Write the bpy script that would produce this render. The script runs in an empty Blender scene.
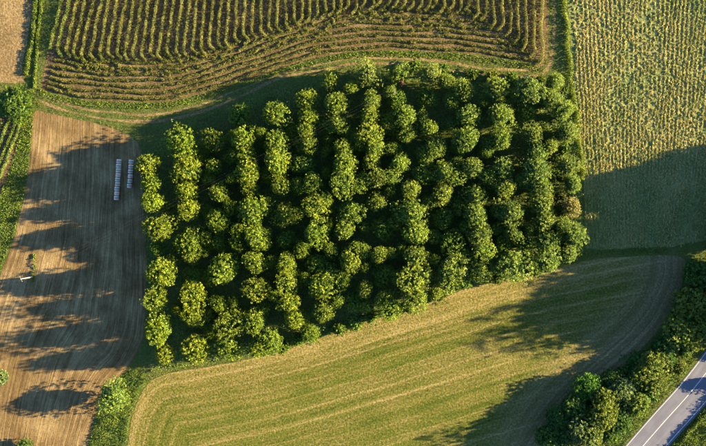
import bpy, math, random
import numpy as np

# ------------------------------------------------------------------ camera, sky, sun, exposure
S = 0.28          # metres per photograph pixel on the ground
H = 250.0         # height of the drone
W_PX, H_PX = 706.0, 446.0
scene = bpy.context.scene
col = scene.collection
R = math.radians

cam_d = bpy.data.cameras.new('camera')
cam = bpy.data.objects.new('camera', cam_d)
col.objects.link(cam)
cam.location = (0, 0, H)
cam.rotation_euler = (0, 0, 0)
cam_d.sensor_width = 36
cam_d.lens = 36 * H / (W_PX * S)
cam_d.clip_end = 8000
cam_d.clip_start = 1
scene.camera = cam

SUN_EL, SUN_AZ = 13.2, 6.0      # azimuth: degrees from +X towards +Y
world = bpy.data.worlds.new('World')
scene.world = world
world.use_nodes = True
wn = world.node_tree
sky = wn.nodes.new('ShaderNodeTexSky')
sky.sky_type = 'NISHITA'
sky.sun_disc = False
sky.sun_elevation = R(SUN_EL)
sky.sun_rotation = R(90 - SUN_AZ)
sky.ozone_density = 3.5
sky.dust_density = 0.2
sky.air_density = 0.8
bg = wn.nodes['Background']
bg.inputs['Strength'].default_value = 0.055
wn.links.new(sky.outputs['Color'], bg.inputs['Color'])

sun_d = bpy.data.lights.new('sun', 'SUN')
sun_d.energy = 5.0
sun_d.angle = R(0.6)
sun_d.color = (1.0, 0.75, 0.39)
sun = bpy.data.objects.new('sun', sun_d)
col.objects.link(sun)
sun.location = (150, 20, 60)
sun.rotation_euler = (R(90 - SUN_EL), 0, R(SUN_AZ + 90))

scene.view_settings.view_transform = 'Standard'
scene.view_settings.look = 'None'
scene.view_settings.exposure = 2.6
scene.view_settings.gamma = 1.0

# ------------------------------------------------------------------ helpers
rng = np.random.default_rng(7)
random.seed(7)

def P(px, py, z=0.0):
    """photograph pixel -> point on the ground plane in metres"""
    return np.array([(px - W_PX / 2) * S, (H_PX / 2 - py) * S, z])

def G(pts):
    a = np.array(pts, float)
    return np.stack([(a[:, 0] - W_PX / 2) * S, (H_PX / 2 - a[:, 1]) * S], 1)

def crown_xy(px, py, z):
    """ground position of a thing whose middle, z metres up, shows at that pixel"""
    f = (H - z) / H
    return (px - W_PX / 2) * S * f, (H_PX / 2 - py) * S * f

def smooth(pts, step=1.0, closed=False):
    """Catmull-Rom through points, resampled about every `step`"""
    p = np.asarray(pts, float)
    n = len(p)
    out = []
    rngk = range(n if closed else n - 1)
    for i in rngk:
        if closed:
            a, b, c, d = p[(i - 1) % n], p[i], p[(i + 1) % n], p[(i + 2) % n]
        else:
            a, b, c, d = p[max(i - 1, 0)], p[i], p[i + 1], p[min(i + 2, n - 1)]
        m = max(2, int(np.linalg.norm(c - b) / step))
        t = np.linspace(0, 1, m, endpoint=False)[:, None]
        out.append(0.5 * ((2 * b) + (-a + c) * t + (2 * a - 5 * b + 4 * c - d) * t ** 2 + (-a + 3 * b - 3 * c + d) * t ** 3))
    q = np.concatenate(out)
    if not closed:
        q = np.concatenate([q, p[-1:]])
    return q

def inside(poly, pts):
    x, y = pts[:, 0], pts[:, 1]
    r = np.zeros(len(pts), bool)
    n = len(poly)
    for i in range(n):
        x1, y1 = poly[i]
        x2, y2 = poly[(i + 1) % n]
        if y1 == y2:
            continue
        c = ((y1 > y) != (y2 > y)) & (x < (x2 - x1) * (y - y1) / (y2 - y1) + x1)
        r ^= c
    return r

def dist_line(line, pts, closed=False):
    """distance and nearest point to a polyline"""
    best = np.full(len(pts), 1e9)
    near = np.zeros((len(pts), 2))
    along = np.zeros(len(pts))
    n = len(line)
    acc = 0.0
    for i in range(n if closed else n - 1):
        a = line[i]
        b = line[(i + 1) % n]
        d = b - a
        L2 = d @ d + 1e-12
        t = np.clip(((pts - a) @ d) / L2, 0, 1)
        q = a + t[:, None] * d
        dd = np.linalg.norm(pts - q, axis=1)
        m = dd < best
        best[m] = dd[m]
        near[m] = q[m]
        along[m] = acc + t[m] * math.sqrt(L2)
        acc += math.sqrt(L2)
    return best, near, along

_lat = rng.random((64, 64))
def vnoise(x, y):
    """smooth value noise, 0..1"""
    xi = np.floor(x).astype(int); yi = np.floor(y).astype(int)
    fx = x - xi; fy = y - yi
    fx = fx * fx * (3 - 2 * fx); fy = fy * fy * (3 - 2 * fy)
    g = lambda i, j: _lat[i % 64, j % 64]
    return (g(xi, yi) * (1 - fx) + g(xi + 1, yi) * fx) * (1 - fy) + (g(xi, yi + 1) * (1 - fx) + g(xi + 1, yi + 1) * fx) * fy

def mesh_np(name, verts, faces, tint=None, mat=None, attrs=None, smooth_shade=False):
    """mesh from numpy arrays; faces is (n,3) or (n,4)"""
    me = bpy.data.meshes.new(name)
    nv, nf, k = len(verts), len(faces), faces.shape[1]
    me.vertices.add(nv)
    me.vertices.foreach_set('co', np.ascontiguousarray(verts, dtype=np.float32).ravel())
    me.loops.add(nf * k)
    me.loops.foreach_set('vertex_index', np.ascontiguousarray(faces, dtype=np.int32).ravel())
    me.polygons.add(nf)
    me.polygons.foreach_set('loop_start', np.arange(0, nf * k, k, dtype=np.int32))
    me.update(calc_edges=True)
    if smooth_shade:
        me.polygons.foreach_set('use_smooth', np.ones(nf, bool))
    if tint is not None:
        a = me.attributes.new('tint', 'FLOAT', 'FACE')
        a.data.foreach_set('value', np.asarray(tint, dtype=np.float32))
    for nm, val in (attrs or {}).items():
        if val.ndim == 2:
            a = me.attributes.new(nm, 'FLOAT_VECTOR', 'POINT')
            a.data.foreach_set('vector', np.ascontiguousarray(val, dtype=np.float32).ravel())
        else:
            a = me.attributes.new(nm, 'FLOAT', 'POINT')
            a.data.foreach_set('value', np.asarray(val, dtype=np.float32))
    if mat:
        me.materials.append(mat)
    me.validate()
    return me

def link(name, me, parent=None, loc=None):
    o = bpy.data.objects.new(name, me)
    col.objects.link(o)
    if parent:
        o.parent = parent
    if loc is not None:
        o.location = loc
    return o

def tag(o, label=None, cat=None, group=None, kind=None):
    if label: o['label'] = label
    if cat: o['category'] = cat
    if group: o['group'] = group
    if kind: o['kind'] = kind
    return o

def empty(name, loc, rz=0.0, sc=(1, 1, 1)):
    o = bpy.data.objects.new(name, None)
    o.empty_display_size = 0.3
    col.objects.link(o)
    o.location = loc
    o.rotation_euler = (0, 0, rz)
    o.scale = sc
    return o

ONES = ['', 'first', 'second', 'third', 'fourth', 'fifth', 'sixth', 'seventh', 'eighth', 'ninth', 'tenth', 'eleventh', 'twelfth',
        'thirteenth', 'fourteenth', 'fifteenth', 'sixteenth', 'seventeenth', 'eighteenth', 'nineteenth']
TENS = {20: 'twent', 30: 'thirt', 40: 'fort', 50: 'fift', 60: 'sixt', 70: 'sevent'}
def ordinal(n):
    if n < 20: return ONES[n]
    t, u = n // 10 * 10, n % 10
    return TENS[t] + ('ieth' if u == 0 else 'y-' + ONES[u])

# ------------------------------------------------------------------ materials
def new_mat(name):
    m = bpy.data.materials.new(name)
    m.use_nodes = True
    nt = m.node_tree
    return m, nt, nt.nodes, nt.links, nt.nodes['Principled BSDF']

def math_node(nt, op, a, b=None, clamp=False):
    n = nt.nodes.new('ShaderNodeMath'); n.operation = op; n.use_clamp = clamp
    for i, v in enumerate((a, b)):
        if v is None: continue
        if isinstance(v, (int, float)): n.inputs[i].default_value = v
        else: nt.links.new(v, n.inputs[i])
    return n.outputs[0]

def mix_col(nt, fac, a, b, mode='MIX'):
    n = nt.nodes.new('ShaderNodeMix'); n.data_type = 'RGBA'; n.blend_type = mode
    for i, v in ((0, fac), (6, a), (7, b)):
        if isinstance(v, (int, float)): n.inputs[i].default_value = v
        elif isinstance(v, tuple): n.inputs[i].default_value = (*v, 1.0)
        else: nt.links.new(v, n.inputs[i])
    return n.outputs[2]

def noise(nt, vec, scale, detail=4, rough=0.6):
    n = nt.nodes.new('ShaderNodeTexNoise')
    n.inputs['Scale'].default_value = scale
    n.inputs['Detail'].default_value = detail
    n.inputs['Roughness'].default_value = rough
    if vec is not None: nt.links.new(vec, n.inputs['Vector'])
    return n.outputs['Fac']

def ramp(nt, fac, stops):
    n = nt.nodes.new('ShaderNodeValToRGB')
    cr = n.color_ramp
    while len(cr.elements) < len(stops): cr.elements.new(0.5)
    for e, (p, c) in zip(cr.elements, stops):
        e.position = p
        e.color = (*c, 1) if isinstance(c, tuple) else (c, c, c, 1)
    nt.links.new(fac, n.inputs['Fac'])
    return n.outputs['Color']

def attr(nt, name, out='Fac'):
    n = nt.nodes.new('ShaderNodeAttribute'); n.attribute_name = name
    return n.outputs[out]

def bump(nt, bsdf, h, strength, dist):
    b = nt.nodes.new('ShaderNodeBump')
    b.inputs['Strength'].default_value = strength
    b.inputs['Distance'].default_value = dist
    nt.links.new(h, b.inputs['Height'])
    nt.links.new(b.outputs['Normal'], bsdf.inputs['Normal'])

def combine(nt, x, y, z=0.0):
    n = nt.nodes.new('ShaderNodeCombineXYZ')
    for i, v in enumerate((x, y, z)):
        if isinstance(v, (int, float)): n.inputs[i].default_value = v
        else: nt.links.new(v, n.inputs[i])
    return n.outputs[0]

def objcoord(nt):
    return nt.nodes.new('ShaderNodeTexCoord').outputs['Object']

def leaf_material(name, dark, light, dry=None, transl=0.3, use_obj_color=True):
    """leaf colour runs from dark to light with the per-leaf tint; obj.color multiplies it"""
    m, nt, N, L, bs = new_mat(name)
    t = attr(nt, 'tint')
    stops = [(0.0, dark), (0.75, light)]
    if dry: stops.append((1.0, dry))
    c = ramp(nt, t, stops)
    if use_obj_color:
        oi = N.new('ShaderNodeObjectInfo')
        c = mix_col(nt, 1.0, c, oi.outputs['Color'], 'MULTIPLY')
    L.new(c, bs.inputs['Base Color'])
    bs.inputs['Roughness'].default_value = 0.55
    bs.inputs['Specular IOR Level'].default_value = 0.25
    tr = N.new('ShaderNodeBsdfTranslucent')
    L.new(c, tr.inputs['Color'])
    mx = N.new('ShaderNodeMixShader'); mx.inputs[0].default_value = transl
    L.new(bs.outputs[0], mx.inputs[1]); L.new(tr.outputs[0], mx.inputs[2])
    L.new(mx.outputs[0], N['Material Output'].inputs['Surface'])
    return m

M = {}
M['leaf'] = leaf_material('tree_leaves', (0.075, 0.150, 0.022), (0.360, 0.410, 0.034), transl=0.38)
M['bush'] = leaf_material('bush_leaves', (0.065, 0.130, 0.022), (0.195, 0.255, 0.034), transl=0.36)
M['crop'] = leaf_material('crop_leaves', (0.10, 0.140, 0.028), (0.23, 0.240, 0.056), (0.35, 0.31, 0.12))
M['maize'] = leaf_material('maize_leaves', (0.11, 0.24, 0.06), (0.38, 0.39, 0.115), (0.58, 0.50, 0.20))
M['grass'] = leaf_material('grass_blades', (0.070, 0.115, 0.024), (0.190, 0.215, 0.040), (0.33, 0.30, 0.10))
M['undergrowth'] = leaf_material('undergrowth_leaves', (0.07, 0.15, 0.036), (0.19, 0.28, 0.055))
M['dry_grass'] = leaf_material('straw_blades', (0.15, 0.11, 0.05), (0.28, 0.21, 0.10), (0.36, 0.28, 0.14))
M['flower'] = leaf_material('flower_petals', (0.22, 0.09, 0.13), (0.42, 0.20, 0.26))

def bark_mat():
    m, nt, N, L, bs = new_mat('bark')
    f = noise(nt, objcoord(nt), 6, 5)
    L.new(ramp(nt, f, [(0.3, (0.05, 0.035, 0.022)), (0.7, (0.13, 0.10, 0.07))]), bs.inputs['Base Color'])
    bs.inputs['Roughness'].default_value = 0.9
    bump(nt, bs, f, 0.6, 0.05)
    return m
M['bark'] = bark_mat()

def grass_ground():
    m, nt, N, L, bs = new_mat('grassy_ground')
    v = objcoord(nt)
    a = noise(nt, v, 0.12, 6); b = noise(nt, v, 1.6, 6, 0.7)
    c1 = ramp(nt, b, [(0.3, (0.038, 0.072, 0.018)), (0.5, (0.090, 0.130, 0.030)), (0.7, (0.18, 0.185, 0.060))])
    c2 = mix_col(nt, ramp(nt, a, [(0.45, 0.0), (0.7, 0.5)]), c1, (0.13, 0.12, 0.045))
    L.new(c2, bs.inputs['Base Color'])
    bs.inputs['Roughness'].default_value = 1.0
    bs.inputs['Specular IOR Level'].default_value = 0.05
    bump(nt, bs, b, 0.8, 0.25)
    return m
M['ground'] = grass_ground()

def soil(name, dark, mid, light, scale=1.0, line=None, bmp=0.7):
    """bare soil; `line` = (metres per line, strength) reads the flow attribute for tillage lines"""
    m, nt, N, L, bs = new_mat(name)
    v = objcoord(nt)
    a = noise(nt, v, 0.10 * scale, 5); b = noise(nt, v, 1.3 * scale, 8, 0.7)
    h = b
    f = b
    if line:
        fl = N.new('ShaderNodeSeparateXYZ')
        L.new(attr(nt, 'flow', 'Vector'), fl.inputs[0])
        wob = noise(nt, v, 0.15, 2)
        u = math_node(nt, 'ADD', fl.outputs[0], math_node(nt, 'MULTIPLY', wob, 0.7))
        vec = combine(nt, math_node(nt, 'MULTIPLY', u, 1.0 / line[0]), math_node(nt, 'MULTIPLY', fl.outputs[1], 0.03))
        ln = noise(nt, vec, 1.0, 3, 0.7)
        vec2 = combine(nt, math_node(nt, 'MULTIPLY', u, 3.1 / line[0]), math_node(nt, 'MULTIPLY', fl.outputs[1], 0.10))
        ln2 = noise(nt, vec2, 1.0, 4, 0.75)
        lines = math_node(nt, 'ADD', math_node(nt, 'MULTIPLY', ln, 0.5), math_node(nt, 'MULTIPLY', ln2, 0.5))
        f = math_node(nt, 'ADD', math_node(nt, 'MULTIPLY', lines, line[1]), math_node(nt, 'MULTIPLY', b, 1 - line[1]))
        h = f
    f = math_node(nt, 'ADD', f, math_node(nt, 'MULTIPLY', math_node(nt, 'SUBTRACT', a, 0.5), 0.5))
    c = ramp(nt, f, [(0.36, dark), (0.5, mid), (0.64, light)])
    L.new(c, bs.inputs['Base Color'])
    bs.inputs['Roughness'].default_value = 1.0
    bs.inputs['Specular IOR Level'].default_value = 0.05
    bump(nt, bs, h, bmp, 0.25)
    return m
M['stubble'] = soil('stubble_soil', (0.092, 0.060, 0.027), (0.205, 0.144, 0.066), (0.40, 0.30, 0.15), 1.0, (0.8, 0.78), 0.9)
M['row_soil'] = soil('row_crop_soil', (0.070, 0.052, 0.026), (0.125, 0.094, 0.046), (0.23, 0.175, 0.088), 1.4)
M['maize_soil'] = soil('maize_soil', (0.070, 0.140, 0.050), (0.17, 0.21, 0.075), (0.32, 0.29, 0.13), 1.4)
M['bare_track'] = soil('bare_track', (0.13, 0.094, 0.045), (0.225, 0.165, 0.080), (0.35, 0.265, 0.135), 1.2)

def meadow():
    """mown meadow: green stubble with drier tan lines along the mowing direction, bare towards its east end"""
    m, nt, N, L, bs = new_mat('mown_meadow')
    v = objcoord(nt)
    fl = N.new('ShaderNodeSeparateXYZ')
    L.new(attr(nt, 'flow', 'Vector'), fl.inputs[0])
    d1, al, d2 = fl.outputs
    wob = noise(nt, v, 0.07, 2)
    u = math_node(nt, 'ADD', d1, math_node(nt, 'MULTIPLY', wob, 1.0))
    fine = noise(nt, v, 1.8, 8, 0.75)
    big = noise(nt, v, 0.09, 4)
    fine = ramp(nt, fine, [(0.34, 0.0), (0.66, 1.0)])
    ln = noise(nt, combine(nt, math_node(nt, 'MULTIPLY', u, 0.62), math_node(nt, 'MULTIPLY', al, 0.014)), 1.0, 2, 0.6)
    ln2 = noise(nt, combine(nt, math_node(nt, 'MULTIPLY', u, 2.3), math_node(nt, 'MULTIPLY', al, 0.10)), 1.0, 3, 0.7)
    # regular wheel lines every 4.6 m
    ph = math_node(nt, 'FRACT', math_node(nt, 'MULTIPLY', u, 1 / 3.7))
    tri = math_node(nt, 'ABSOLUTE', math_node(nt, 'SUBTRACT', ph, 0.5))
    wheel = ramp(nt, tri, [(0.0, 1.0), (0.09, 0.0)])
    # lines that follow the east edge
    tr = noise(nt, combine(nt, math_node(nt, 'MULTIPLY', d2, 0.8), math_node(nt, 'MULTIPLY', al, 0.01)), 1.0, 3, 0.7)
    east = ramp(nt, math_node(nt, 'MULTIPLY', math_node(nt, 'ADD', d2, math_node(nt, 'MULTIPLY', big, 12.0)), 1 / 40.0), [(0.26, 0.8), (0.56, 0.0)])
    dryness = math_node(nt, 'ADD', math_node(nt, 'MULTIPLY', ln, 0.55), math_node(nt, 'MULTIPLY', ln2, 0.27))
    dryness = math_node(nt, 'ADD', dryness, math_node(nt, 'ADD', math_node(nt, 'MULTIPLY', math_node(nt, 'SUBTRACT', fine, 0.5), 0.5), math_node(nt, 'ADD', 0.165, math_node(nt, 'MULTIPLY', math_node(nt, 'SUBTRACT', big, 0.5), 0.3))))
    dryness = math_node(nt, 'ADD', dryness, math_node(nt, 'MULTIPLY', wheel, math_node(nt, 'ADD', math_node(nt, 'MULTIPLY', fine, 0.08), math_node(nt, 'MULTIPLY', ln, 0.15))))
    edge = ramp(nt, math_node(nt, 'MULTIPLY', d1, 0.1), [(0.15, 0.14), (0.65, 0.0)])
    dryness = math_node(nt, 'ADD', dryness, edge)
    c = ramp(nt, dryness, [(0.36, (0.042, 0.078, 0.012)), (0.58, (0.114, 0.132, 0.024)), (0.70, (0.194, 0.170, 0.054)), (0.92, (0.34, 0.28, 0.13))])
    c_e = ramp(nt, math_node(nt, 'ADD', math_node(nt, 'MULTIPLY', tr, 0.72), math_node(nt, 'MULTIPLY', fine, 0.28)),
               [(0.36, (0.14, 0.115, 0.060)), (0.52, (0.22, 0.175, 0.092)), (0.66, (0.40, 0.315, 0.18))])
    c = mix_col(nt, east, c, c_e)
    L.new(c, bs.inputs['Base Color'])
    bs.inputs['Roughness'].default_value = 1.0
    bs.inputs['Specular IOR Level'].default_value = 0.05
    bump(nt, bs, math_node(nt, 'ADD', fine, math_node(nt, 'MULTIPLY', ln2, 0.3)), 0.6, 0.22)
    return m
M['meadow'] = meadow()

def asphalt():
    m, nt, N, L, bs = new_mat('asphalt')
    v = objcoord(nt)
    a = noise(nt, v, 0.25, 5); b = noise(nt, v, 14, 6)
    fl = N.new('ShaderNodeSeparateXYZ')
    L.new(attr(nt, 'flow', 'Vector'), fl.inputs[0])
    st = noise(nt, combine(nt, math_node(nt, 'MULTIPLY', fl.outputs[0], 0.9), math_node(nt, 'MULTIPLY', fl.outputs[1], 0.05)), 1.0, 4, 0.7)
    f = math_node(nt, 'ADD', math_node(nt, 'MULTIPLY', a, 0.35), math_node(nt, 'MULTIPLY', b, 0.25))
    f = math_node(nt, 'ADD', f, math_node(nt, 'MULTIPLY', st, 0.4))
    L.new(ramp(nt, f, [(0.36, (0.115, 0.125, 0.170)), (0.48, (0.135, 0.145, 0.195)), (0.64, (0.195, 0.208, 0.265))]), bs.inputs['Base Color'])
    bs.inputs['Roughness'].default_value = 0.85
    bump(nt, bs, b, 0.2, 0.02)
    return m
M['asphalt'] = asphalt()

def plain(name, c, rough=0.6, c2=None, scale=3.0):
    m, nt, N, L, bs = new_mat(name)
    f = noise(nt, objcoord(nt), scale, 5, 0.65)
    c2 = c2 or tuple(x * 0.72 for x in c)
    L.new(ramp(nt, f, [(0.3, c2), (0.65, c)]), bs.inputs['Base Color'])
    bs.inputs['Roughness'].default_value = rough
    return m
M['paint'] = plain('road_paint', (0.78, 0.77, 0.74), 0.7, (0.5, 0.49, 0.47), 1.5)
M['wrap'] = plain('white_bale_wrap', (0.93, 0.73, 0.56), 0.55, (0.80, 0.60, 0.46), 2.0)
M['teal'] = plain('teal_bale_band', (0.22, 0.40, 0.38), 0.4)
M['pink'] = plain('pink_bale_band', (0.62, 0.26, 0.27), 0.4)
M['concrete'] = plain('pale_concrete', (0.30, 0.28, 0.25), 0.85)
M['steel'] = plain('galvanised_steel', (0.30, 0.30, 0.30), 0.5)
M['ceramic'] = plain('brown_ceramic', (0.20, 0.09, 0.05), 0.25)
M['wire'] = plain('aluminium_wire', (0.16, 0.16, 0.16), 0.45)

# ------------------------------------------------------------------ leaf and blade builders
def unit(v):
    return v / np.maximum(np.linalg.norm(v, axis=1, keepdims=True), 1e-9)

def leaf_quads(c, n, size, width=0.5, r=rng):
    """one bent diamond per leaf spray"""
    k = len(c)
    rnd = r.normal(size=(k, 3))
    t = unit(np.cross(n, rnd))
    b = np.cross(n, t)
    s = size[:, None]
    w = s * width
    bend = n * s * 0.18
    v = np.stack([c - t * s * 0.5 - bend, c + b * w * 0.5 + bend * 0.6, c + t * s * 0.5 - bend, c - b * w * 0.5 + bend * 0.6], 1)
    f = np.arange(k * 4).reshape(k, 4)
    return v.reshape(-1, 3), f

def blades(base, height, lean, az, width):
    """one narrow triangle per grass blade"""
    k = len(base)
    d = np.stack([np.cos(az), np.sin(az), np.zeros(k)], 1)
    sd = np.stack([-np.sin(az), np.cos(az), np.zeros(k)], 1)
    up = np.array([0, 0, 1.0])
    tip = base + d * (height * np.sin(lean))[:, None] + up * (height * np.cos(lean))[:, None]
    v = np.stack([base - sd * (width / 2)[:, None], base + sd * (width / 2)[:, None], tip], 1)
    return v.reshape(-1, 3), np.arange(k * 3).reshape(k, 3)

def make_crown(name, mat, h=9.0, rad=3.5, low=1.2, clumps=95, per=26, lsize=(0.34, 0.62), seed=1, lump=0.28, droop=0.0):
    r = np.random.default_rng(seed)
    rz = (h - low) / 2
    # uneven outline: a few lobes push the ellipsoid in and out
    lobes = unit(r.normal(size=(7, 3)) + np.array([0, 0, 0.25]))
    amp = r.uniform(-lump, lump, 7)
    d = unit(r.normal(size=(clumps, 3)) + np.array([0, 0, 0.30]))
    k = 1 + (np.maximum(d @ lobes.T, 0) ** 3 * amp).sum(1)
    rr = (r.uniform(0.40, 1.0, clumps) ** 0.5 * k) * np.where(r.random(clumps) < 0.12, r.uniform(1.0, 1.22, clumps), 1.0)
    cc = d * rr[:, None] * np.array([rad, rad, rz]) + np.array([0, 0, low + rz])
    # limbs carry sprays: each spray a tight tuft of leaves with one common facing
    nl = clumps // 9
    anchor = cc[r.integers(0, clumps, nl)]
    pull = np.argmin(np.linalg.norm(cc[:, None, :] - anchor[None], axis=2), 1)
    cc = cc + (anchor[pull] - cc) * r.uniform(0.0, 0.3, (clumps, 1))
    cr = r.uniform(0.14, 0.34, clumps) * rad / 3.5
    ctint = np.clip(0.25 + 0.30 * (cc[:, 2] - low) / (h - low) + r.normal(0, 0.20, clumps), 0.02, 0.95)  # sprays nearer the top tinted lighter: light from above put into the colour
    fac = unit(d * 0.35 + np.array([0, 0, 0.25]) + r.normal(size=d.shape) * 0.85)
    off = unit(r.normal(size=(clumps * per, 3))) * (r.random(clumps * per)[:, None] ** 0.45)
    off[:, 2] *= 0.7
    idx = np.repeat(np.arange(clumps), per)
    c = cc[idx] + off * cr[idx][:, None]
    n = unit(fac[idx] + r.normal(size=c.shape) * 0.28)
    tint = ctint[idx] + r.normal(0, 0.10, len(c))
    # leaves deep inside, their shade put in as a dark tint
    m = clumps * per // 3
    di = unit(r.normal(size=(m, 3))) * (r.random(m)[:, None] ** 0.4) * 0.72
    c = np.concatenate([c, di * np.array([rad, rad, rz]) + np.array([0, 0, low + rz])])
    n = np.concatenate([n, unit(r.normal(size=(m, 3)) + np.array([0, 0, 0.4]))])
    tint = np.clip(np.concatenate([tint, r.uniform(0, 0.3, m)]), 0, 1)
    c[:, 2] = np.maximum(c[:, 2], 0.25)
    size = r.uniform(*lsize, len(c))
    size[-m:] *= 2.3
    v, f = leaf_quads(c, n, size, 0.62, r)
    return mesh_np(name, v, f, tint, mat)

def make_trunk(name, h=6.5, r0=0.17, limbs=7, spread=2.4, seed=1):
    r = np.random.default_rng(seed + 100)
    V, F = [], []
    def tube(pts, rad, n=7):
        pts = np.array(pts, float)
        base = len(V)
        for i, p in enumerate(pts):
            t = pts[min(i + 1, len(pts) - 1)] - pts[max(i - 1, 0)]
            t = t / np.linalg.norm(t)
            a = np.cross(t, [0.3, 0.9, 0.1]); a /= np.linalg.norm(a)
            b = np.cross(t, a)
            for k in range(n):
                th = 2 * math.pi * k / n
                V.append(p + (a * math.cos(th) + b * math.sin(th)) * rad[i])
        for i in range(len(pts) - 1):
            for k in range(n):
                F.append([base + i * n + k, base + i * n + (k + 1) % n, base + (i + 1) * n + (k + 1) % n, base + (i + 1) * n + k])
    bend = r.normal(0, 0.12, (5, 2)).cumsum(0)
    bend[0] = 0
    zs = np.linspace(-0.15, h, 5)
    tp = [(bend[i, 0], bend[i, 1], zs[i]) for i in range(5)]
    tube(tp, [r0 * 1.25, r0, r0 * 0.8, r0 * 0.5, r0 * 0.15], 8)
    for k in range(limbs):
        z = h * r.uniform(0.28, 0.8)
        i = min(int((z + 0.15) / (h + 0.15) * 4), 3)
        fr = (z - zs[i]) / (zs[i + 1] - zs[i])
        o = np.array(tp[i]) * (1 - fr) + np.array(tp[i + 1]) * fr
        az = k * 2.4 + r.uniform(-0.4, 0.4)
        L = spread * r.uniform(0.6, 1.0)
        dirv = np.array([math.cos(az), math.sin(az), 0.0])
        tube([o, o + dirv * L * 0.5 + np.array([0, 0, L * 0.35]), o + dirv * L + np.array([0, 0, L * 0.9])], [r0 * 0.5, r0 * 0.3, r0 * 0.08], 5)
    return mesh_np(name, np.array(V), np.array(F), None, M['bark'], smooth_shade=True)

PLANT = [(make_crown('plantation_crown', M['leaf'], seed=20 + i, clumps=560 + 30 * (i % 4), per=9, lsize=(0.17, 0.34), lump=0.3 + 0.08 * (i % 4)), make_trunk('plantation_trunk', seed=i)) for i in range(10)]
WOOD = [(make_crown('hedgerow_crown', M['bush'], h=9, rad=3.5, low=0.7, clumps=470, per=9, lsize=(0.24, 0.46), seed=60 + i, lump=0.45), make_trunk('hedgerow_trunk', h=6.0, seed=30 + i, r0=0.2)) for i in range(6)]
SHRUB = [(make_crown('shrub_crown', M['bush'], h=2.4, rad=1.6, low=0.1, clumps=80, per=8, lsize=(0.2, 0.42), seed=90 + i, lump=0.4), make_trunk('shrub_stem', h=1.6, r0=0.05, spread=0.8, seed=50 + i)) for i in range(5)]

def place_tree(name, bank, i, px, py, r_px, h, label, cat, group, color=(1, 1, 1), ref=(9.0, 3.5), ground=False, wide=1.0):
    """r_px: crown radius in photograph pixels; px, py: where the crown shows (or its foot, if ground)"""
    crown, trunk = bank[i % len(bank)]
    if ground:
        x, y = P(px, py)[:2]
    else:
        x, y = crown_xy(px, py, h * 0.72)
    rr = r_px * S * wide / ref[1]
    t = empty(name, (x, y, 0), random.uniform(0, 6.28), (rr * random.uniform(0.92, 1.08), rr * random.uniform(0.92, 1.08), h / ref[0]))
    a = link('trunk', trunk, t)
    b = link('crown', crown, t)
    b.color = (*color, 1)
    tag(t, label, cat, group)
    return t

# ------------------------------------------------------------------ field sheets
def wobble(poly, amp, freq=0.35, seed=0.0):
    n = len(poly)
    t = np.roll(poly, -1, 0) - np.roll(poly, 1, 0)
    nr = unit(np.stack([-t[:, 1], t[:, 0]], 1))
    s = np.concatenate([[0], np.cumsum(np.linalg.norm(np.diff(poly, axis=0), axis=1))])
    w = vnoise(s * freq + seed, s * 0.05 + seed) + 0.5 * vnoise(s * freq * 3 + seed, s * 0 + 7.3) - 0.75
    return poly + nr * (w * amp)[:, None]

def sheet(name, poly, z, mat, cell=1.0, flow=None, relief=0.0):
    lo, hi = poly.min(0), poly.max(0)
    nx, ny = int((hi[0] - lo[0]) / cell) + 3, int((hi[1] - lo[1]) / cell) + 3
    gx, gy = np.meshgrid(lo[0] - cell + np.arange(nx) * cell, lo[1] - cell + np.arange(ny) * cell)
    pts = np.stack([gx.ravel(), gy.ravel()], 1)
    ins = inside(poly, pts)
    d, near, _ = dist_line(poly, pts, True)
    idx = np.arange(nx * ny).reshape(ny, nx)
    q = np.stack([idx[:-1, :-1], idx[:-1, 1:], idx[1:, 1:], idx[1:, :-1]], -1).reshape(-1, 4)
    q = q[ins[q].any(1)]
    pts2 = pts.copy()
    snap = ~ins
    pts2[snap] = near[snap]
    used = np.unique(q)
    remap = np.full(len(pts), -1); remap[used] = np.arange(len(used))
    p = pts2[used]
    zz = np.full(len(p), z)
    if relief:
        zz = zz + (vnoise(p[:, 0] * 0.4, p[:, 1] * 0.4)) * relief
    at = {'flow': flow(p)} if flow else None
    me = mesh_np(name, np.column_stack([p, zz]), remap[q], None, mat, at)
    o = link(name, me)
    tag(o, kind='structure')
    return o

# boundaries, in photograph pixels
stubble_l = [(34, 113), (31, 150), (25, 190), (18, 225), (10, 250), (-8, 300), (-22, 360), (-40, 480)]
stubble_r = [(141, 150), (143.5, 190), (145.5, 240), (146, 285), (144, 330), (138, 350), (128, 368), (110, 386), (98, 410), (88, 440), (78, 480)]
stubble_top = [(45, 113), (60, 116), (85, 121), (108, 127), (125, 133), (135, 140)]
ST_L, ST_R = smooth(G(stubble_l)), smooth(G([(139, 100)] + stubble_r))
stubble_poly = wobble(smooth(G(stubble_l[::-1] + stubble_top + stubble_r), 0.8, True), 0.45)

field_bottom = [(40, 88), (60, 95), (85, 99), (110, 101), (140, 102), (170, 101), (200, 94), (230, 85), (260, 75), (290, 65), (320, 57), (350, 52), (380, 50), (420, 51), (460, 53), (500, 58), (530, 63), (545, 66)]
top_poly = wobble(G(list(smooth(np.array(field_bottom, float), 3)) + [(549, 30), (546, -70), (75, -70), (60, 0), (48, 50)]), 0.4, 0.35, 3.0)

maize_l = [(566, -70), (568, 0), (571, 50), (575, 100), (581, 150), (584, 200), (585, 248)]
maize_poly = wobble(G(list(smooth(np.array(maize_l, float), 4)) + [(600, 250), (640, 248), (672, 247), (690, 243), (740, 236), (860, 230), (860, -70)]), 0.4, 0.35, 5.0)

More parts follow.
